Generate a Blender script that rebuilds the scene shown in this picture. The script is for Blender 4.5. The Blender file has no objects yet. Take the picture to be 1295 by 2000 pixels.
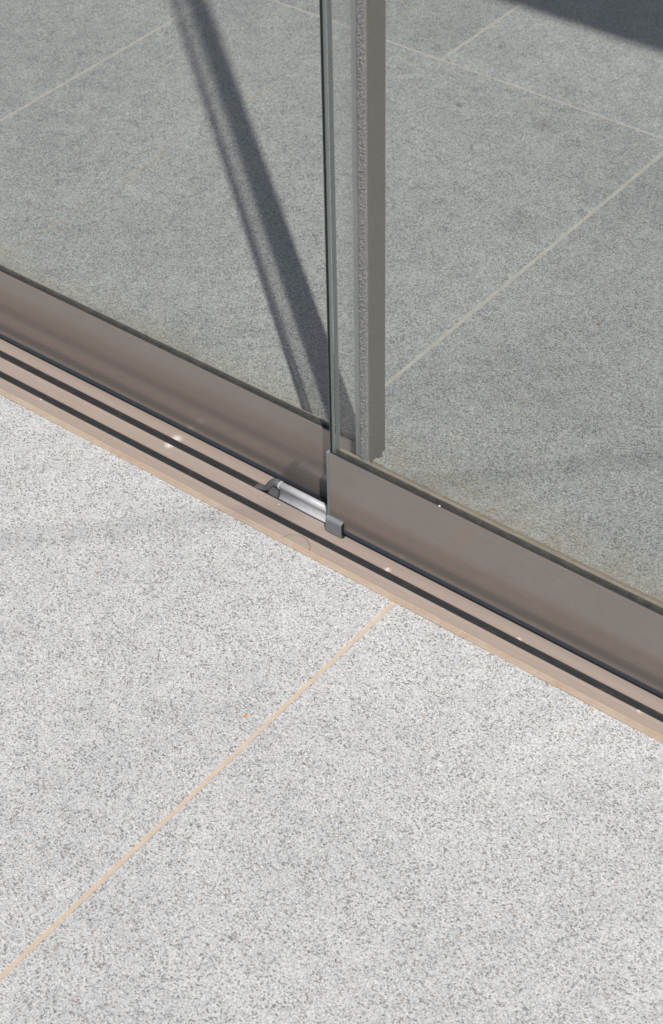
import bpy, bmesh, math, random
from mathutils import Vector, Matrix, noise
random.seed(7)
S = bpy.context.scene
COL = S.collection

# ------------------------------------------------------------------ camera
cam = bpy.data.cameras.new('camera')
camo = bpy.data.objects.new('camera', cam); COL.objects.link(camo)
Rv = Vector((0.7894, 0.6136, -0.0179)); Fv = Vector((-0.4643, 0.5777, -0.6713)).normalized()
Rv = (Rv - Fv*Rv.dot(Fv)).normalized(); Uv = Rv.cross(Fv)
camo.matrix_world = Matrix(((Rv.x, Uv.x, -Fv.x, 0.9467), (Rv.y, Uv.y, -Fv.y, -1.2895), (Rv.z, Uv.z, -Fv.z, 1.6), (0, 0, 0, 1)))
cam.sensor_fit = 'VERTICAL'; cam.sensor_height = 36; cam.lens = 3654.3/2000*36
cam.clip_start = .05; cam.clip_end = 500
cam.dof.use_dof = True; cam.dof.focus_distance = 2.30; cam.dof.aperture_fstop = 11
S.camera = camo
# ------------------------------------------------------------------ light
SUN_EL = math.radians(60.5)
to_sun = Vector((1.19, -1.0, 2.75)).normalized()
w = bpy.data.worlds.new('World'); S.world = w; w.use_nodes = True
nt = w.node_tree; bg = nt.nodes['Background']
sky = nt.nodes.new('ShaderNodeTexSky'); sky.sky_type = 'NISHITA'; sky.sun_disc = False
sky.sun_elevation = SUN_EL; sky.sun_rotation = math.atan2(1.19, -1.0)
nt.links.new(sky.outputs[0], bg.inputs[0]); bg.inputs[1].default_value = 0.085
sun = bpy.data.lights.new('sun', 'SUN'); sun.energy = 4.2; sun.angle = math.radians(.53); sun.color = (1, .965, .92)
suno = bpy.data.objects.new('sun', sun); COL.objects.link(suno)
suno.rotation_euler = (-to_sun).to_track_quat('-Z', 'Y').to_euler()
suno.location = to_sun*20
S.view_settings.view_transform = 'Standard'; S.view_settings.look = 'None'
S.cycles.max_bounces = 6; S.view_settings.exposure = 0; S.view_settings.gamma = 1; S.view_settings.use_curve_mapping = False

# ------------------------------------------------------------------ node helper
class N:
    def __init__(s, name):
        s.m = bpy.data.materials.new(name); s.m.use_nodes = True
        s.t = s.m.node_tree; s.t.nodes.clear()
        s.out = s.t.nodes.new('ShaderNodeOutputMaterial')
        g = s.t.nodes.new('ShaderNodeNewGeometry'); s.pos = g.outputs['Position']; s.geo = g
    def put(s, sock, v):
        if isinstance(v, bpy.types.NodeSocket): s.t.links.new(v, sock)
        elif v is not None:
            if isinstance(v, (tuple, list)) and len(v) == 3 and sock.type == 'RGBA': v = (*v, 1)
            sock.default_value = v
    def noise(s, scale, detail=2, rough=.5, vec=None, out=0, dist=0):
        n = s.t.nodes.new('ShaderNodeTexNoise'); s.put(n.inputs['Vector'], vec or s.pos)
        n.inputs['Scale'].default_value = scale; n.inputs['Detail'].default_value = detail
        n.inputs['Roughness'].default_value = rough; n.inputs['Distortion'].default_value = dist
        return n.outputs[out]
    def vor(s, scale, out='Color', vec=None, feature='F1'):
        n = s.t.nodes.new('ShaderNodeTexVoronoi'); n.feature = feature
        s.put(n.inputs['Vector'], vec or s.pos); n.inputs['Scale'].default_value = scale
        return n.outputs[out]
    def ramp(s, f, stops, const=False):
        n = s.t.nodes.new('ShaderNodeValToRGB'); s.put(n.inputs[0], f)
        e = n.color_ramp.elements
        if const: n.color_ramp.interpolation = 'CONSTANT'
        while len(e) < len(stops): e.new(.5)
        for i, (p, c) in enumerate(stops):
            e[i].position = p
            e[i].color = (c, c, c, 1) if isinstance(c, (int, float)) else (*c, 1)
        return n.outputs[0]
    def mix(s, f, a, b, mode='MIX'):
        n = s.t.nodes.new('ShaderNodeMix'); n.data_type = 'RGBA'; n.blend_type = mode
        s.put(n.inputs[0], f); s.put(n.inputs[6], a); s.put(n.inputs[7], b); return n.outputs[2]
    def math(s, op, a, b=None, c=None, clamp=False):
        n = s.t.nodes.new('ShaderNodeMath'); n.operation = op; n.use_clamp = clamp
        s.put(n.inputs[0], a)
        if b is not None: s.put(n.inputs[1], b)
        if c is not None: s.put(n.inputs[2], c)
        return n.outputs[0]
    def vm(s, op, a, b=None, out=0):
        n = s.t.nodes.new('ShaderNodeVectorMath'); n.operation = op
        s.put(n.inputs[0], a)
        if b is not None: s.put(n.inputs[1], b)
        return n.outputs[out]
    def sep(s, v):
        n = s.t.nodes.new('ShaderNodeSeparateXYZ'); s.put(n.inputs[0], v); return n.outputs
    def bump(s, h, strength=.3, dist=.001):
        n = s.t.nodes.new('ShaderNodeBump'); s.put(n.inputs['Height'], h)
        n.inputs['Strength'].default_value = strength; n.inputs['Distance'].default_value = dist
        return n.outputs[0]
    def rnd(s):
        n = s.t.nodes.new('ShaderNodeObjectInfo'); return n.outputs['Random']
    def spot(s, p, r, soft=.5):
        """round stain of its own shape at a place"""
        d = s.vm('DISTANCE', s.pos, p, out=1)
        if not hasattr(s, 'wn'): s.wn = s.math('SUBTRACT', s.noise(500, 2), .5)
        wob = s.math('MULTIPLY', s.wn, r*2.2)
        return s.math('SUBTRACT', 1, s.math('DIVIDE', s.math('ADD', d, wob), r), clamp=True)
    def bsdf(s, color, rough=.5, metal=0, spec=.5, normal=None, coat=0, coat_rough=.1, **k):
        b = s.t.nodes.new('ShaderNodeBsdfPrincipled')
        s.put(b.inputs['Base Color'], color); s.put(b.inputs['Roughness'], rough)
        b.inputs['Metallic'].default_value = metal; b.inputs['Specular IOR Level'].default_value = spec
        b.inputs['Coat Weight'].default_value = coat; b.inputs['Coat Roughness'].default_value = coat_rough
        if normal: s.put(b.inputs['Normal'], normal)
        return b.outputs[0]
    def done(s, sh):
        s.t.links.new(sh, s.out.inputs[0]); return s.m

# ------------------------------------------------------------------ materials
def granite(name, stops, grain, tone_var, warm=0, stains=None, bumpk=.5, tint=(1, 1, 1), mottle=.12, speck=(.12, .11, .10), dens=.12, sk=.75):
    n = N(name)
    warp = n.vm('MULTIPLY', n.vm('SUBTRACT', n.noise(grain*.9, 2, out=1), (.5, .5, .5)), (1.1/grain,)*3)
    p = n.vm('ADD', n.pos, warp)
    r1 = n.sep(n.vor(grain, vec=p))[0]
    r2 = n.noise(grain*.42, 2, .6)
    r3 = n.noise(grain*1.3, 2, .6)
    f = n.math('ADD', n.math('MULTIPLY', r1, .50), n.math('ADD', n.math('MULTIPLY', r2, .25), n.math('MULTIPLY', r3, .25)))
    c = n.ramp(f, stops)
    # dark mica flecks, denser in loose drifts
    v3 = n.sep(n.vor(grain*.62, vec=n.vm('MULTIPLY', p, (1, 1.25, 1))))
    dr = n.math('ADD', 1-dens*1.6, n.math('MULTIPLY', n.ramp(n.noise(grain*.05, 2, .6), [(.35, 1), (.65, 0)]), dens*1.1))
    mk = n.math('MULTIPLY', n.math('SUBTRACT', v3[0], dr), 30, clamp=True)
    c = n.mix(n.math('MULTIPLY', mk, n.math('ADD', sk*.55, n.math('MULTIPLY', v3[1], sk*.45))), c, speck)
    # cloudy mottling of the stone
    cl = n.math('ADD', n.math('MULTIPLY', n.noise(5, 4, .62), 1.35), n.math('MULTIPLY', n.noise(30, 2, .5), .65))
    c = n.mix(1, c, n.ramp(n.math('MULTIPLY', cl, .5), [(.34, (1-mottle*1.1, 1-mottle, 1-mottle*.9)), (.66, (1+mottle, 1+mottle*.95, 1+mottle*.85))]), 'MULTIPLY')
    # warm iron grains
    wg = n.math('MULTIPLY', n.ramp(v3[2], [(.965, 0), (.975, 1)]), .38)
    c = n.mix(wg, c, (.52, .36, .26))
    wm = n.ramp(n.noise(22, 4, .65), [(.55, 0), (.75, 1)])
    c = n.mix(n.math('MULTIPLY', wm, warm), c, (.50, .40, .29))
    c = n.mix(1, c, n.ramp(n.rnd(), [(0, 1-tone_var), (1, 1+tone_var)]), 'MULTIPLY')
    c = n.mix(1, c, tint, 'MULTIPLY')
    if stains: c = stains(n, c)
    h = n.math('ADD', n.math('MULTIPLY', r3, .5), n.math('MULTIPLY', n.noise(grain*.6, 2), .8))
    return n.done(n.bsdf(c, .62, spec=.35, normal=n.bump(h, bumpk, .0012)))

def out_stains(n, c):
    for p, r, k, col in [((.1556, -.4823, 0), .006, .6, (.13, .12, .11)), ((-.3524, -.205, 0), .008, .5, (.2, .19, .15)), ((-.21, -.09, 0), .02, .3, (.3, .28, .24)),
                         ((-.08, -.52, 0), .006, .5, (.2, .18, .14)), ((.02, -.60, 0), .005, .6, (.25, .16, .1))]:
        c = n.mix(n.math('MULTIPLY', n.spot(p, r), k), c, col)
    return c
def in_stains(n, c):
    x, y, z = n.sep(n.pos)[:3]
    # sandy dirt washed against the track
    g = n.math('SUBTRACT', 1, n.math('DIVIDE', n.math('SUBTRACT', y, .155), .085), clamp=True)
    g = n.math('MULTIPLY', n.math('POWER', g, 1.6), n.ramp(n.noise(40, 4, .7), [(.36, .1), (.62, 1)]))
    c = n.mix(n.math('MULTIPLY', g, .55), c, (.42, .33, .22))
    # faint mineral streak
    d = n.math('ABSOLUTE', n.math('ADD', n.math('ADD', x, .853), n.math('MULTIPLY', n.math('SUBTRACT', n.noise(18, 3), .5), .02)))
    s = n.math('MULTIPLY', n.math('SUBTRACT', 1, n.math('DIVIDE', d, .006), clamp=True), n.ramp(n.noise(30, 3), [(.42, 0), (.62, 1)]))
    c = n.mix(n.math('MULTIPLY', s, .45), c, (.5, .42, .32))
    for p, r, k, col in [((-.567, .951, .045), .007, .8, (.08, .075, .07)), ((-.955, .555, .045), .006, .7, (.08, .075, .07)),
                         ((-.03, .395, .045), .018, .35, (.16, .17, .15)), ((-.42, .98, .045), .03, .35, (.17, .15, .12)), ((-.30, .72, .045), .05, .3, (.14, .15, .15)),
                         ((-.62, 1.15, .045), .012, .5, (.14, .14, .14))]:
        c = n.mix(n.math('MULTIPLY', n.spot(p, r), k), c, col)
    return c
M = {}
M['granite_out'] = granite('light_granite', [(.24, (.33, .335, .345)), (.36, (.43, .435, .445)), (.48, (.53, .53, .53)), (.60, (.61, .605, .595)), (.74, (.74, .725, .70))], 820, .015, warm=.14, stains=out_stains, tint=(.895, .895, .882), dens=.17, sk=.82, mottle=.085)
M['granite_in'] = granite('grey_granite', [(.22, (.24, .25, .26)), (.34, (.34, .35, .355)), (.48, (.44, .445, .435)), (.6, (.53, .53, .50)), (.76, (.76, .75, .70))], 820, .06, warm=.14, stains=in_stains, tint=(1.06, 1.075, 1.075), mottle=.12, speck=(.12, .13, .14), dens=.22, sk=.85)

def grout(name, col, spread):
    n = N(name)
    c = n.mix(n.ramp(n.noise(60, 4, .7), [(.35, 0), (.7, 1)]), col, tuple(v*spread for v in col))
    c = n.mix(n.math('MULTIPLY', n.ramp(n.noise(12, 3), [(.55, 0), (.62, 1)]), .6), c, (.62, .60, .56))
    return n.done(n.bsdf(c, .85, spec=.2, normal=n.bump(n.noise(900, 3), .5, .001)))
M['grout_out'] = (lambda n: n.done(n.bsdf(n.mix(n.ramp(n.noise(45, 4, .7), [(.3, 0), (.75, 1)]), (.56, .46, .36), (.47, .37, .275)), .85, spec=.2, normal=n.bump(n.noise(700, 3), .4, .001))))(N('sand_grout'))
M['grout_in'] = grout('beige_grout', (.66, .62, .55), .8)
M['sealant'] = (lambda n: n.done(n.bsdf(n.mix(n.ramp(n.noise(28, 4, .7), [(.3, 0), (.7, 1)]), (.36, .26, .18), (.41, .34, .27)), .6, spec=.3, normal=n.bump(n.noise(120, 3), .4, .003))))(N('peach_sealant'))
M['sealant_in'] = (lambda n: n.done(n.bsdf(n.mix(n.ramp(n.noise(60, 4, .7), [(.3, 0), (.7, 1)]), (.40, .32, .23), (.28, .24, .18)), .8, spec=.2, normal=n.bump(n.noise(200, 3), .5, .003))))(N('dusty_sealant'))

M['dust'] = (lambda n: n.done(n.bsdf(n.mix(n.ramp(n.noise(90, 4, .7), [(.3, 0), (.7, 1)]), (.50, .42, .33), (.36, .30, .235)), .9, spec=.1, normal=n.bump(n.noise(500, 3), .5, .001))))(N('sandy_dust'))

def taupe(name, col, rough, coat, dust, scuffs=(), metal=0):
    n = N(name)
    stretch = n.vm('MULTIPLY', n.pos, (1, 22, 22))
    c = n.mix(n.ramp(n.noise(16, 4, .6, vec=stretch), [(.35, 0), (.7, 1)]), col, tuple(v*1.10 for v in col))
    c = n.mix(n.math('MULTIPLY', n.ramp(n.noise(7, 3, .6), [(.3, 0), (.75, 1)]), .25), c, (col[0]*.9, col[1]*.93, col[2]*.97))
    # fine dust specks and small scuffs
    sp = n.ramp(n.vor(150, 'Distance'), [(.06, 1), (.10, 0)])
    sp = n.math('MULTIPLY', sp, n.ramp(n.sep(n.vor(150))[0], [(.86, 0), (.9, 1)]))
    c = n.mix(n.math('MULTIPLY', sp, dust), c, (.7, .62, .55))
    sv = n.vm('MULTIPLY', n.pos, (1, 3, .25))
    sc = n.math('MULTIPLY', n.ramp(n.vor(38, 'Distance', vec=sv), [(.02, 1), (.035, 0)]), n.ramp(n.sep(n.vor(38, vec=sv))[1], [(.86, 0), (.9, 1)]))
    c = n.mix(n.math('MULTIPLY', sc, dust), c, (.62, .56, .5))
    for p, r in scuffs:
        c = n.mix(n.math('MULTIPLY', n.spot(p, r), .75), c, (.85, .81, .76))
    rg = n.math('ADD', rough, n.math('MULTIPLY', n.math('SUBTRACT', n.noise(30, 3), .5), .12))
    return n.done(n.bsdf(c, rg, metal=metal, spec=.5, coat=coat, coat_rough=.13, normal=n.bump(n.noise(900, 2), .05, .0005)))
SC = [((-.415, .0786, .0), .009), ((-.414, .0622, 0), .007), ((-.2797, .0347, 0), .004), ((-.0395, .0449, 0), .0045), ((.0544, .0320, 0), .003),
      ((.1551, .0430, 0), .004), ((.327, .0315, 0), .0045), ((-.62, .0305, 0), .0025)]
M['taupe_track'] = taupe('taupe_anodised_track', (.318, .256, .214), .42, .15, .8, SC)
M['taupe_rail'] = taupe('taupe_anodised_rail', (.262, .225, .196), .17, .25, .55, metal=.42)
M['taupe_profile'] = (lambda n: n.done(n.bsdf(n.mix(n.ramp(n.noise(420, 4, .75), [(.3, 0), (.7, 1)]), n.mix(n.noise(9, 3), (.20, .178, .155), (.225, .20, .178)), (.255, .232, .208)), .7, spec=.3, normal=n.bump(n.noise(700, 3), .4, .001))))(N('felted_taupe_profile'))
def black(name, col, rough, dust):
    n = N(name)
    st = n.vm('MULTIPLY', n.pos, (1, 3, 3))
    d = n.math('MULTIPLY', n.ramp(n.noise(60, 5, .75, vec=st), [(.5, 0), (.8, 1)]), dust)
    c = n.mix(d, col, (.16, .14, .125))
    return n.done(n.bsdf(c, rough, spec=.4, normal=n.bump(n.noise(1500, 2), .25, .0005)))
M['rubber'] = black('black_rubber_insert', (.017, .018, .019), .75, .22)
M['gasket'] = black('glossy_black_gasket', (.012, .013, .016), .26, .10)
M['sweep'] = black('blue_black_sweep_rubber', (.032, .041, .055), .3, .08)
M['gasket_dusty'] = black('dusty_black_gasket', (.022, .022, .022), .8, .35)
def alu(name, col, rough, metal, spk=.3):
    n = N(name)
    st = n.vm('MULTIPLY', n.pos, (1, 30, 30))
    c = n.mix(n.ramp(n.noise(25, 4, .7, vec=st), [(.35, 0), (.7, 1)]), col, tuple(v*.8 for v in col))
    c = n.mix(n.math('MULTIPLY', n.ramp(n.noise(240, 3, .7), [(.45, 0), (.7, 1)]), spk), c, (.80, .82, .85))
    return n.done(n.bsdf(c, rough, metal=metal, normal=n.bump(n.noise(600, 3), .08, .0005)))
M['alu'] = alu('bare_aluminium', (.57, .57, .57), .5, .12)
M['zinc'] = alu('grey_cast_zinc', (.13, .13, .135), .5, .2, .05)
def plastic(name, col, rough, wear):
    n = N(name)
    sv = n.vm('MULTIPLY', n.pos, (6, 1, 1))
    wv = n.math('MULTIPLY', n.ramp(n.noise(220, 5, .8, vec=sv), [(.5, 0), (.72, 1)]), wear)
    c = n.mix(wv, col, (.33, .35, .35))
    wv2 = n.math('MULTIPLY', n.ramp(n.geo.outputs['Pointiness'], [(.53, 0), (.6, 1)]), wear)
    c = n.mix(wv2, c, (.4, .42, .42))
    return n.done(n.bsdf(c, rough, normal=n.bump(n.noise(700, 3), .3, .0007)))
M['block'] = plastic('scuffed_black_plastic', (.026, .029, .031), .36, .45)
M['cap'] = plastic('grey_plastic_cap', (.12, .135, .135), .5, .5)
M['worn_edge'] = plastic('worn_grey_plastic_edge', (.16, .175, .175), .4, .5)
def glass(name, tint, dirt, veil=0):
    n = N(name)
    tr = n.t.nodes.new('ShaderNodeBsdfTransparent'); tr.inputs[0].default_value = (*tint, 1)
    gl = n.t.nodes.new('ShaderNodeBsdfGlossy'); gl.inputs['Roughness'].default_value = 0.015
    lw = n.t.nodes.new('ShaderNodeLayerWeight'); lw.inputs[0].default_value = .5
    f = n.math('ADD', .04, n.math('MULTIPLY', .96, n.math('POWER', lw.outputs['Facing'], 5)))
    m = n.t.nodes.new('ShaderNodeMixShader'); n.put(m.inputs[0], f); n.put(m.inputs[1], tr.outputs[0]); n.put(m.inputs[2], gl.outputs[0])
    # thin film of dust, thicker near the foot of the pane
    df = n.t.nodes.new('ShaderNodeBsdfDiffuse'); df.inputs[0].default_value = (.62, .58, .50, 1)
    z = n.sep(n.pos)[2]
    g = n.math('SUBTRACT', 1, n.math('DIVIDE', n.math('SUBTRACT', z, .125), .05), clamp=True)
    g = n.math('MULTIPLY', n.math('MULTIPLY', g, g), n.ramp(n.noise(90, 4, .7), [(.3, .15), (.7, 1)]))
    g = n.math('ADD', n.math('MULTIPLY', g, dirt), n.math('MULTIPLY', n.ramp(n.noise(14, 3, .6), [(.35, .2), (.7, 1)]), .012))
    if veil:  # pale reflection haze painted into the colour where the panes overlap
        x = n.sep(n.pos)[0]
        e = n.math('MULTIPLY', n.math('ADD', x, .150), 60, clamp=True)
        g = n.math('ADD', g, n.math('MULTIPLY', e, veil))
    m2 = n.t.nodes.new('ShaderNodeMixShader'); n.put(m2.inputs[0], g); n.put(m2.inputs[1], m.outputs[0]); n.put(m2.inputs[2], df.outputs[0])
    return n.done(m2.outputs[0])
M['glass'] = glass('clear_float_glass', (.955, .962, .955), .16)
M['glass_veil'] = glass('float_glass_with_painted_veil', (.955, .962, .955), .16, .10)
M['glass_edge'] = (lambda n: n.done(n.bsdf((.014, .022, .020), .45, spec=.2)))(N('dark_green_glass_edge'))
def clear_plastic(name, col, k, tint):
    n = N(name)
    tr = n.t.nodes.new('ShaderNodeBsdfTransparent'); tr.inputs[0].default_value = (*tint, 1)
    b = n.bsdf(col, .35)
    m = n.t.nodes.new('ShaderNodeMixShader'); m.inputs[0].default_value = k
    n.put(m.inputs[1], tr.outputs[0]); n.put(m.inputs[2], b)
    return n.done(m.outputs[0])
M['edge_seal'] = clear_plastic('clear_plastic_edge_seal', (.25, .275, .265), .9, (.8, .86, .84))
M['fin'] = clear_plastic('milky_plastic_fin', (.42, .41, .395), .62, (.9, .92, .91))
M['brush'] = (lambda n: n.done(n.bsdf(n.mix(n.ramp(n.noise(500, 3, .7), [(.3, 0), (.7, 1)]), (.20, .19, .18), (.50, .475, .455)), .95, spec=.1)))(N('grey_brush_pile'))
M['plaster'] = (lambda n: n.done(n.bsdf(n.mix(n.noise(3, 4), (.07, .08, .09), (.10, .11, .12)), .85, normal=n.bump(n.noise(60, 4), .3, .003))))(N('pale_plaster'))
M['orange'] = (lambda n: n.done(n.bsdf(n.mix(n.noise(400, 2), (.75, .30, .05), (.6, .2, .04)), .6)))(N('orange_petal'))
M['rust'] = (lambda n: n.done(n.bsdf(n.mix(n.noise(400, 2), (.30, .12, .06), (.4, .2, .1)), .7)))(N('dry_leaf'))
M['hair'] = (lambda n: n.done(n.bsdf((.06, .045, .035), .5)))(N('dark_hair'))
M['chip'] = (lambda n: n.done(n.bsdf(n.mix(n.noise(300, 2), (.75, .74, .72), (.6, .58, .55)), .6)))(N('white_stone_chip'))

# ------------------------------------------------------------------ mesh helpers
def link(name, bm, mats, parent=None, smooth=False):
    me = bpy.data.meshes.new(name); bmesh.ops.recalc_face_normals(bm, faces=bm.faces); bm.to_mesh(me); bm.free()
    for m in (mats if isinstance(mats, (list, tuple)) else [mats]): me.materials.append(m)
    if smooth:
        for p in me.polygons: p.use_smooth = True
    o = bpy.data.objects.new(name, me); COL.objects.link(o)
    if parent: o.parent = parent; o.matrix_parent_inverse = Matrix.Identity(4); o.location = -world_loc(parent)
    return o
def world_loc(o):
    v = o.location.copy()
    while o.parent: o = o.parent; v += o.location
    return v
def root(name, loc, label, cat, group=None):
    o = bpy.data.objects.new(name, None); COL.objects.link(o); o.location = loc; o.empty_display_size = .1
    o['label'] = label; o['category'] = cat; o['kind'] = 'thing'
    if group: o['group'] = group
    return o
def tag(o, label, cat, group=None):
    o['label'] = label; o['category'] = cat; o['kind'] = 'thing'
    if group: o['group'] = group
    return o
def box(bm, a, b, bev=0, seg=1):
    r = bmesh.ops.create_cube(bm, size=1)
    for v in r['verts']: v.co = Vector([(a[i]+b[i])/2 + v.co[i]*(b[i]-a[i]) for i in range(3)])
    if bev:
        es = list({e for v in r['verts'] for e in v.link_edges})
        bmesh.ops.bevel(bm, geom=es, offset=bev, segments=seg, affect='EDGES', profile=.6)
def boxo(name, a, b, m, parent=None, bev=0, seg=1):
    bm = bmesh.new(); box(bm, a, b, bev, seg); return link(name, bm, m, parent)
def extrude_x(bm, prof, x0, x1, caps=True, nseg=1, jig=None):
    """prof: closed list of (y, z)"""
    rings = []
    for i in range(nseg+1):
        x = x0+(x1-x0)*i/nseg; ring = []
        for k, (y, z) in enumerate(prof):
            dy, dz = jig(x, k) if jig else (0, 0)
            ring.append(bm.verts.new((x, y+dy, z+dz)))
        rings.append(ring)
    n = len(prof)
    for i in range(nseg):
        for k in range(n):
            bm.faces.new((rings[i][k], rings[i][(k+1) % n], rings[i+1][(k+1) % n], rings[i+1][k]))
    if caps: bm.faces.new(rings[0]); bm.faces.new(rings[-1][::-1])
def extr(name, prof, x0, x1, m, parent=None, nseg=1, jig=None, bevel=0):
    bm = bmesh.new(); extrude_x(bm, prof, x0, x1, True, nseg, jig)
    if bevel:
        bmesh.ops.bevel(bm, geom=[e for e in bm.edges if e.calc_face_angle(0) > .5], offset=bevel, segments=2, affect='EDGES', profile=.6)
    return link(name, bm, m, parent)
def sweep(bm, pts, rad, n=12):
    """pts: list of Vector, rad: list of (ry, rz)"""
    rings = []
    for i, p in enumerate(pts):
        a = pts[max(i-1, 0)]; b = pts[min(i+1, len(pts)-1)]
        t = (b-a).normalized(); side = Vector((0, 1, 0)); up = t.cross(side).normalized()
        if up.z < 0: up = -up
        side = up.cross(t).normalized()
        rings.append([bm.verts.new(p+side*rad[i][0]*math.cos(2*math.pi*k/n)+up*rad[i][1]*math.sin(2*math.pi*k/n)) for k in range(n)])
    for i in range(len(rings)-1):
        for k in range(n): bm.faces.new((rings[i][k], rings[i][(k+1) % n], rings[i+1][(k+1) % n], rings[i+1][k]))
    bm.faces.new(rings[0]); bm.faces.new(rings[-1][::-1])

# ------------------------------------------------------------------ paving
ZI = .045           # interior floor level
TW = .9125          # slab width
X_OUT = 0.0; X_IN1 = -.2262; X_IN2 = -.6784; Y_K = 1.0555
J_OUT = .0056; J_IN = .0052
def struct(o): o['kind'] = 'structure'; return o
ground = struct(boxo('ground', (-250, -250, -.30), (250, 250, -.050), M['grout_out']))
outer = struct(boxo('forecourt_paving', (-9, -9, -.049), (9, .0055, -.0012), M['grout_out']))
inner = struct(boxo('interior_floor', (-9, .15, -.049), (9, 6.2, ZI-.0006), M['grout_in']))
slab_cache = {}
def slab(x0, y0, x1, y1, z, m, parent, rc=.004):
    k = (round(x1-x0, 4), round(y1-y0, 4), m.name)
    if k not in slab_cache:
        bm = bmesh.new(); W, D = x1-x0, y1-y0
        prof = []
        for cx, cy, a0 in ((W-rc, D-rc, 0), (rc, D-rc, 90), (rc, rc, 180), (W-rc, rc, 270)):
            for j in range(3):
                a = math.radians(a0+45*j); prof.append((cx+rc*math.cos(a), cy+rc*math.sin(a)))
        vs = [bm.verts.new((x, y, 0)) for x, y in prof]
        f = bm.faces.new(vs)
        r = bmesh.ops.extrude_face_region(bm, geom=[f])
        for v in r['geom']:
            if isinstance(v, bmesh.types.BMVert): v.co.z -= .03
        bm.normal_update()
        top = [e for e in bm.edges if all(abs(v.co.z) < 1e-6 for v in e.verts)]
        bmesh.ops.bevel(bm, geom=top, offset=.0009, segments=1, affect='EDGES')
        me = bpy.data.meshes.new('paving_slab'); bmesh.ops.recalc_face_normals(bm, faces=bm.faces); bm.to_mesh(me); bm.free(); me.materials.append(m)
        slab_cache[k] = me
    o = bpy.data.objects.new('paving_slab', slab_cache[k]); COL.objects.link(o)
    o.parent = parent; o.location = Vector((x0, y0, z)) - parent.location
    return o
h = J_OUT/2
for j in range(6):
    for i in range(-6, 7):
        x0 = X_OUT+i*TW; y1 = .0055-j*TW
        slab(x0+h, y1-TW+2*h, x0+TW-h, y1, 0, M['granite_out'], outer)
h = J_IN/2
rows = [(.1565, Y_K, X_IN1)]
for j in range(5): rows.append((Y_K+j*TW, Y_K+(j+1)*TW, X_IN2 if j % 2 == 0 else X_IN1))
for y0, y1, off in rows:
    for i in range(-6, 7):
        x0 = off+i*TW
        slab(x0+h, y0+(.0022 if y0 > .2 else 0), x0+TW-h, y1-.0022, ZI, M['granite_in'], inner)

# ------------------------------------------------------------------ sliding door track
XA, XB = -6.0, 6.0
track = root('door_track', (0, .08, 0), 'long taupe aluminium floor track with black grooves between pale and grey stone', 'door track')
def lipstrip(y0, y1, z=0.0, base=-.016, lip=.0006):
    return [(y0, base), (y0, z-.0003), (y0+.0004, z+lip*.3), (y0+.0016, z+lip*.3), (y0+.0026, z), (y1-.0042, z), (y1-.0028, z+lip), (y1-.0006, z+lip), (y1, z+lip-.0005), (y1, base)]
for y0, y1 in ((.0135, .0318), (.0430, .0648), (.0768, .0985)):
    extr('track_strip', lipstrip(y0, y1), XA, XB, M['taupe_track'], track)
extr('track_strip', [(.1100, -.016), (.1100, .0), (.1410, .0), (.1410, ZI-.003), (.1475, ZI-.003), (.1475, -.016)], XA, XB, M['taupe_track'], track)
extr('track_base', [(.0135, -.030), (.1475, -.030), (.1475, -.0165), (.0135, -.0165)], XA, XB, M['taupe_track'], track)
for y0, y1 in ((.0320, .0428), (.0650, .0766), (.0987, .1098)):
    extr('rubber_insert', [(y0, -.0163), (y0, -.0010), (y0+.002, -.0014), (y1-.002, -.0014), (y1, -.0010), (y1, -.0163)], XA, XB, M['rubber'], track)
def caulk_jig(x, k):
    a = noise.noise(Vector((x*9, k*.7, 0)))*.0011 + noise.noise(Vector((x*45, k, 3)))*.0005
    return (a if k in (3, 4, 5) else a*.5, noise.noise(Vector((x*30, k*.5, 9)))*.0004 if k in (2, 3) else 0)
extr('sealant_bead', [(.0050, -.02), (.0058, -.0006), (.0085, .0004), (.0118, .0008), (.0137, .0014), (.0142, -.02)], -1.6, 1.4, M['sealant'], track, nseg=700, jig=caulk_jig)
extr('sealant_bead', [(.1470, -.02), (.1474, ZI-.0004), (.1500, ZI+.0006), (.1540, ZI+.0004), (.1570, ZI-.0002), (.1575, -.02)], -1.6, 1.4, M['sealant_in'], track, nseg=500, jig=caulk_jig)

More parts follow.
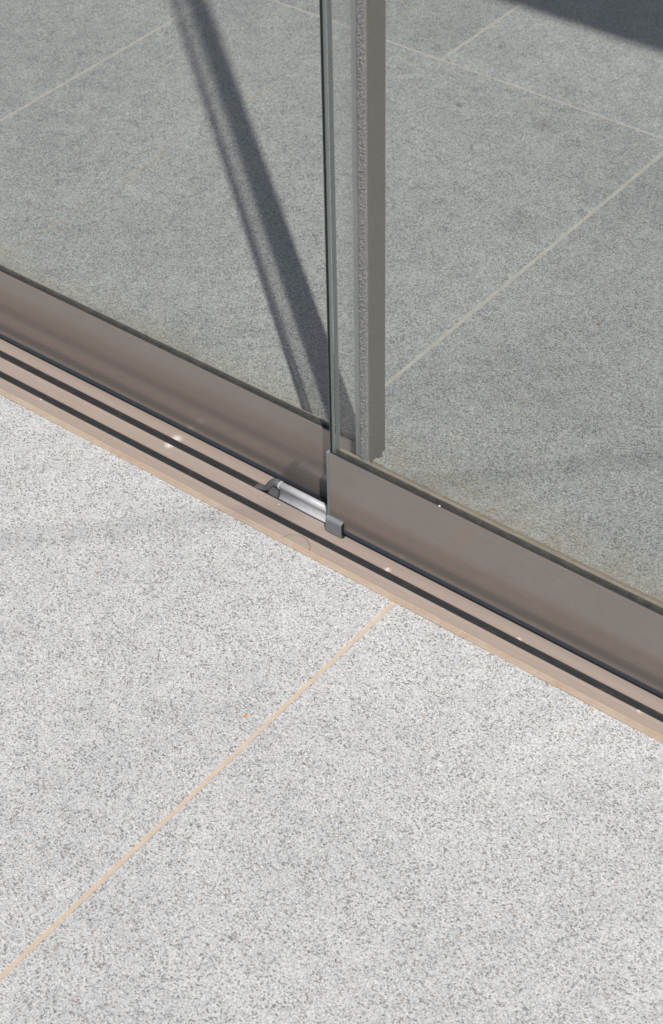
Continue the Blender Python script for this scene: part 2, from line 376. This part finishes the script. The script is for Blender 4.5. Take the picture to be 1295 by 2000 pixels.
# ------------------------------------------------------------------ glass panels
H = 3.60
GF, GB = .0045, .0115    # glass faces behind the rail face
ZR = .1267
def pane(name, x0, x1, y0, y1, z0, z1, parent, em='glass_edge', gm='glass'):
    bm = bmesh.new(); box(bm, (x0, y0, z0), (x1, y1, z1)); bm.normal_update()
    for f in bm.faces:
        f.material_index = 0 if abs(f.normal.y) > .5 else 1
    return link(name, bm, [M[gm], M[em]], parent)
def rail(x0, x1, yf, back_lip, parent):
    """hollow foot rail: outer shell with front and back lips"""
    y = yf; yb = y+GB+.0008; ye = yb+back_lip
    zb = .0125
    shell = [(y, zb), (y, ZR-.0006), (y+.0006, ZR), (y+.0020, ZR), (y+.0020, ZR-.012), (yb, ZR-.012), (yb, ZR), (ye, ZR), (ye, zb), (ye-.002, zb), (ye-.002, ZR-.016), (y+.002, ZR-.016), (y+.002, zb)]
    bm = bmesh.new(); extrude_x(bm, shell, x0, x1)
    r = link('foot_rail', bm, M['taupe_rail'], parent)
    def jag(x, k): 
        if k in (1, 2): return (0, noise.noise(Vector((x*60, k, 1)))*.0003)
        return (0, 0)
    extr('glazing_gasket', [(y+.0021, ZR-.0118), (y+.0021, ZR-.0010), (y+GF-.0001, ZR+.0004), (y+GF-.0001, ZR-.0118)], x0+.002, x1, M['gasket_dusty'], parent, nseg=160, jig=jag)
    extr('glazing_gasket', [(yb-.0007, ZR-.0118), (yb-.0007, ZR-.0003), (yb-.0001, ZR-.0003), (yb-.0001, ZR-.0118)], x0+.002, x1, M['gasket_dusty'], parent)
    # black sweep seal under the rail, rounded so it catches the sky
    c = (y+.0016, .0088); rr = .0038
    prof = [(c[0]+rr*math.cos(math.radians(a))*.8, c[1]+rr*math.sin(math.radians(a))) for a in range(90, 290, 20)]
    prof += [(y+.016, .0030), (y+.016, .0124), (y+.004, .0124)]
    extr('sweep_seal', prof, x0+.001, x1, M['sweep'], parent)
    extr('roller_guide', [(y+.0065, -.0022), (y+.0065, .0028), (y+.0145, .0028), (y+.0145, -.0022)], x0+.03, x1-.03, M['gasket'], parent)
    extr('dust_line', [(yb+.0002, ZR+.0001), (yb+.0004, ZR+.0005), (ye-.0004, ZR+.0006), (ye-.0001, ZR+.0001)], x0+.002, x1, M['dust'], parent, nseg=200, jig=lambda x, k: (noise.noise(Vector((x*50, k, 4)))*.0004, 0))
    return r
# rear panel (left in view)
L = root('glass_door_panel', (-.56, .1035, 0), 'left rear glass sliding panel, its taupe foot rail running to the picture edge', 'glass door', 'sliding glass door panels')
YL = .0935
rail(-1.60, -.1262, YL, .0012, L)
boxo('end_cap', (-.1262, YL+.0012, .0125), (-.1240, YL+.0152, ZR-.0008), M['gasket'], L, .0004)
pane('glass_pane', -1.60, -.0919, YL+GF, YL+GB, ZR-.010, H-.02, L, 'edge_seal', 'glass_veil')
pf = boxo('interlock_profile', (-.1018, .0775, .1230), (-.0915, YL+.0163, H-.05), M['taupe_profile'], L, .0006, 1)
boxo('interlock_fin', (-.1120, .0776, .1230), (-.1020, .0786, H-.05), M['fin'], L)
# brush pile: uneven fuzzy strip of short bristles
def brush():
    bm = bmesh.new()
    zc = .121
    nx, z0, z1 = 12, .1215, .90
    nz = 1300
    rows_ = []
    for i in range(nz+1):
        z = z0+(z1-z0)*i/nz; row = []
        edge = noise.noise(Vector((z*260, 3, 1)))*.0012+noise.noise(Vector((z*90, 5, 1)))*.0010
        for k in range(nx+1):
            u = k/nx; x = -.1040+.0118*u
            pile = min(1, max(0, (x+.1035-edge)/.0022))*min(1, (-.0922-x)/.0012+.15)
            nn = noise.noise(Vector((x*900, z*800+k*.3, 0)))*.8+noise.noise(Vector((x*420, z*360, 7)))*.9
            y = .0773-.0006-pile*.0024*(1+nn*.85)
            if k in (0, nx): y = .0774
            row.append(bm.verts.new((x+noise.noise(Vector((z*800, k, 5)))*.0005, y, z)))
        rows_.append(row)
    for i in range(nz):
        for k in range(nx): bm.faces.new((rows_[i][k], rows_[i][k+1], rows_[i+1][k+1], rows_[i+1][k]))
    for i in range(5200):
        z = random.uniform(z0, z1); x = random.uniform(-.1030, -.0926)
        a = Vector((x, .0760, z)); d = Vector((random.gauss(0, .35), -1, random.gauss(-.15, .45))).normalized()*random.uniform(.0016, .0034)
        wv = Vector((.00016, 0, .00012))
        bm.faces.new([bm.verts.new(a-wv), bm.verts.new(a+wv), bm.verts.new(a+d)])
    o = link('brush_seal', bm, M['brush'], pf); o['kind'] = 'stuff'
    boxo('brush_backing', (-.1020, .0746, z1), (-.0928, .0774, H-.05), M['brush'], pf)
brush()
# front panel (right in view)
Rr = root('glass_door_panel', (.33, .0710, 0), 'right front glass sliding panel with black corner block at its foot', 'glass door', 'sliding glass door panels')
YR = .0600
rail(-.1405, 1.45, YR, .0045, Rr)
pane('glass_pane', -.1386, 1.45, YR+GF, YR+GB, ZR-.010, H-.02, Rr, 'edge_seal')
boxo('edge_seal', (-.1380, YR+GB+.0002, ZR+.0004), (-.1318, YR+GB+.0012, H-.03), M['edge_seal'], Rr, .0003)
boxo('edge_line', (-.1404, YR+GF-.0010, ZR+.0004), (-.1385, YR+GF+.0016, H-.03), M['glass_edge'], Rr, .0003)
boxo('edge_strip', (-.1412, YR+GF-.0006, ZR+.0004), (-.1404, YR+GB+.0006, H-.03), M['edge_seal'], Rr, .0004)
bm = bmesh.new(); box(bm, (-.1450, YR+.0006, .0125), (-.1406, YR+.0185, ZR), .0009, 2)
link('end_cap', bm, M['cap'], Rr)
# scuffed corner block with rounded top, leaning front and flared foot
def corner_block():
    bm = bmesh.new()
    X0, X1 = -.1438, -.1192
    prof = [(.0644, .0008), (.0553, .0008), (.0545, .0022), (.0547, .0200), (.0552, .0222), (.0566, .0238), (.0585, .0246), (.0598, .0248), (.0598, .0120), (.0644, .0120)]
    extrude_x(bm, prof, X0, X1)
    bmesh.ops.bevel(bm, geom=[e for e in bm.edges if e.calc_face_angle(0) > .6], offset=.0008, segments=2, affect='EDGES', profile=.5)
    for f in bm.faces:
        if f.calc_area() < 2.4e-5 and abs(f.normal.x) < .95: f.material_index = 1
    o = link('corner_block', bm, [M['block'], M['worn_edge']], Rr)
    bm = bmesh.new(); box(bm, (X0-.0016, .0560, .0006), (X1+.0022, .0640, .0050), .0006)
    box(bm, (X1-.0004, .0553, .0051), (X1+.0009, .0628, .0222), .0004)
    link('block_insert', bm, M['gasket'], Rr)
corner_block()

# ------------------------------------------------------------------ rail stop beside the corner block
stop = root('floor_guide', (-.19, .071, 0), 'short bright aluminium guide tube with grey cast hook, lying in the track groove', 'floor guide')
def guide():
    cy, cz, r = .0722, .0195, .0050
    arc = [(cy+r*math.cos(math.radians(a)), cz+r*math.sin(math.radians(a))) for a in range(-60, 231, 15)]
    prof = [(.0775, .0004), (.0775, .0016), (.0745, .0022), (.0740, .0060), (.0738, .0130)] + arc + [(.0697, .0135), (.0690, .0070), (.0676, .0032), (.0660, .0020), (.0656, .0004)]
    bm = bmesh.new(); extrude_x(bm, prof, -.2290, -.1462)
    o = link('guide_tube', bm, M['alu'], stop, True)
    o.data.polygons[-1].use_smooth = False; o.data.polygons[-2].use_smooth = False
    bm = bmesh.new(); sweep(bm, [Vector((-.2312, cy, cz)), Vector((-.2291, cy, cz))], [(.0056, .0056)]*2, 20)
    link('tube_collar', bm, M['alu'], stop)
    ctrl = [((-.2700, .0705, -.0004), .0050, .0010), ((-.2640, .0705, .0004), .0052, .0016), ((-.2590, .0706, .0014), .0052, .0026), ((-.2545, .0708, .0030), .0050, .0036), ((-.2503, .0711, .0066), .0050, .0046),
            ((-.2462, .0715, .0125), .0052, .0052), ((-.2420, .0719, .0175), .0054, .0054), ((-.2368, .0722, .0202), .0055, .0055), ((-.2312, .0722, .0197), .0055, .0055)]
    pts, rad = [], []
    for i in range(len(ctrl)-1):
        p0, p1, p2, p3 = [Vector(ctrl[max(0, min(len(ctrl)-1, i+q))][0]) for q in (-1, 0, 1, 2)]
        for s in range(5):
            t = s/5
            pts.append(.5*((2*p1)+(p2-p0)*t+(2*p0-5*p1+4*p2-p3)*t*t+(3*p1-p0-3*p2+p3)*t**3))
            rad.append(tuple(ctrl[i][q]*(1-t)+ctrl[i+1][q]*t for q in (1, 2)))
    pts.append(Vector(ctrl[-1][0])); rad.append(ctrl[-1][1:])
    bm = bmesh.new(); sweep(bm, pts, rad, 18)
    link('cast_hook', bm, M['zinc'], stop, True)
    bm = bmesh.new()
    extrude_x(bm, [(.0660, -.0005), (.0660, .0018), (.0678, .0075), (.0686, .0135), (.0715, .0135), (.0715, -.0005)], -.2462, -.2308)
    bmesh.ops.bevel(bm, geom=[e for e in bm.edges if e.calc_face_angle(0) > .5], offset=.0004, segments=1, affect='EDGES')
    link('base_web', bm, M['zinc'], stop)
guide()

# ------------------------------------------------------------------ building overhead (casts the shade across the far floor)
HB = ZI + 2.75*(1.288-.010)
bld = root('pavilion_roof', (0, 2.5, 0), 'flat dark pavilion roof above the glass panels, its edge shading the far floor corner', 'roof')
boxo('header_beam', (-6.0, .010, HB), (6.0, .160, HB+.22), M['taupe_profile'], bld, .004)
boxo('roof_slab', (-6.2, .0, HB+.221), (6.2, 6.4, HB+.50), M['plaster'], bld, .01)
boxo('rear_wall', (-6.0, 6.0, ZI+.001), (6.0, 6.2, HB+.22), M['plaster'], bld)
for x in (-5.9, 5.9):
    boxo('side_wall', (x-.1, 3.0, ZI+.001), (x+.1, 5.999, HB+.22), M['plaster'], bld)

# added unseen cable and mast, put in to cast a soft forecourt shadow
ZC = 3.60
bm = bmesh.new(); sweep(bm, [Vector((2.571, -.003, ZC)), Vector((1.096, -1.513, ZC)), Vector((-3.094, -5.810, ZC))], [(.0025, .0025)]*3, 8)
cab = tag(link('added_shadow_cable', bm, M['zinc']), 'added overhead cable, unseen, put in to cast a faint shadow on the pale stone', 'cable')
bm = bmesh.new()
sweep_pts = [(-3.10, -5.82, 0), (-3.10, -5.82, ZC+.05)]
bmesh.ops.create_cone(bm, cap_ends=True, segments=20, radius1=.045, radius2=.03, depth=ZC+.05, matrix=Matrix.Translation((-3.10, -5.82, (ZC+.05)/2)))
box(bm, (-3.2, -5.92, 0), (-3.0, -5.72, .012), .002)
tag(link('added_mast', bm, M['zinc']), 'added unseen mast holding the shadow cable beyond the forecourt', 'mast')

# ------------------------------------------------------------------ small debris
def crumb(name, p, r, m, label, cat, flat=.4, group=None):
    bm = bmesh.new(); bmesh.ops.create_icosphere(bm, subdivisions=2, radius=r)
    for v in bm.verts:
        k = 1+noise.noise(v.co*900+Vector(p)*50)*.55
        v.co = Vector((v.co.x*k*1.3, v.co.y*k, v.co.z*flat*k))
    o = link(name, bm, m); o.location = Vector(p)+Vector((0, 0, r*flat*.5)); o.rotation_euler.z = random.uniform(0, 6)
    return tag(o, label, cat, group)
crumb('petal_fragment', (-.0257, -.2435, .0), .0022, M['orange'], 'tiny orange petal fragment on the pale slab left of the sandy joint', 'petal')
crumb('leaf_fragment', (-.070, .575, ZI), .0022, M['rust'], 'small rust brown leaf fragment on grey slab behind the right pane', 'leaf')
crumb('stone_chip', (-.1065, .415, ZI), .0014, M['chip'], 'white stone chip on grey slab right of the pale joint behind glass', 'stone chip')
crumb('grit_grain', (-.2222, .0575, .0006), .0010, M['chip'], 'pale grit grain on the taupe strip in front of the guide tube', 'grit')
crumb('grit_grain', (-.0405, .0460, .0006), .0011, M['chip'], 'pale grit grain at the groove edge right of the black block', 'grit')
crumb('grit_grain', (.0230, .0625, ZR+.0001), .0010, M['chip'], 'white grit grain on the top lip of the right foot rail', 'grit')
def hair(name, pts, label):
    cu = [Vector(p) for p in pts]; P = []
    for i in range(len(cu)-1):
        p0, p1, p2, p3 = [cu[max(0, min(len(cu)-1, i+q))] for q in (-1, 0, 1, 2)]
        for s in range(8):
            t = s/8; P.append(.5*((2*p1)+(p2-p0)*t+(2*p0-5*p1+4*p2-p3)*t*t+(3*p1-p0-3*p2+p3)*t**3))
    P.append(cu[-1]); bm = bmesh.new(); rings = []
    for p in P: rings.append([bm.verts.new(p+Vector(d)*.00014) for d in ((1, 1, 0), (-1, -1, 0), (0, 0, 1.5))])
    for i in range(len(rings)-1):
        for k in range(3): bm.faces.new((rings[i][k], rings[i][(k+1) % 3], rings[i+1][(k+1) % 3], rings[i+1][k]))
    return tag(link(name, bm, M['hair']), label, 'hair')
hair('hair_strand', [(-.1808, .0100, .0018), (-.176, .020, .001), (-.1709, .0254, .0009), (-.1628, .0283, .001), (-.1548, .0280, .001), (-.147, .0245, .001), (-.1415, .0204, .001), (-.1367, .0123, .0018)],
     'thin dark curled hair arched across the front taupe strip')
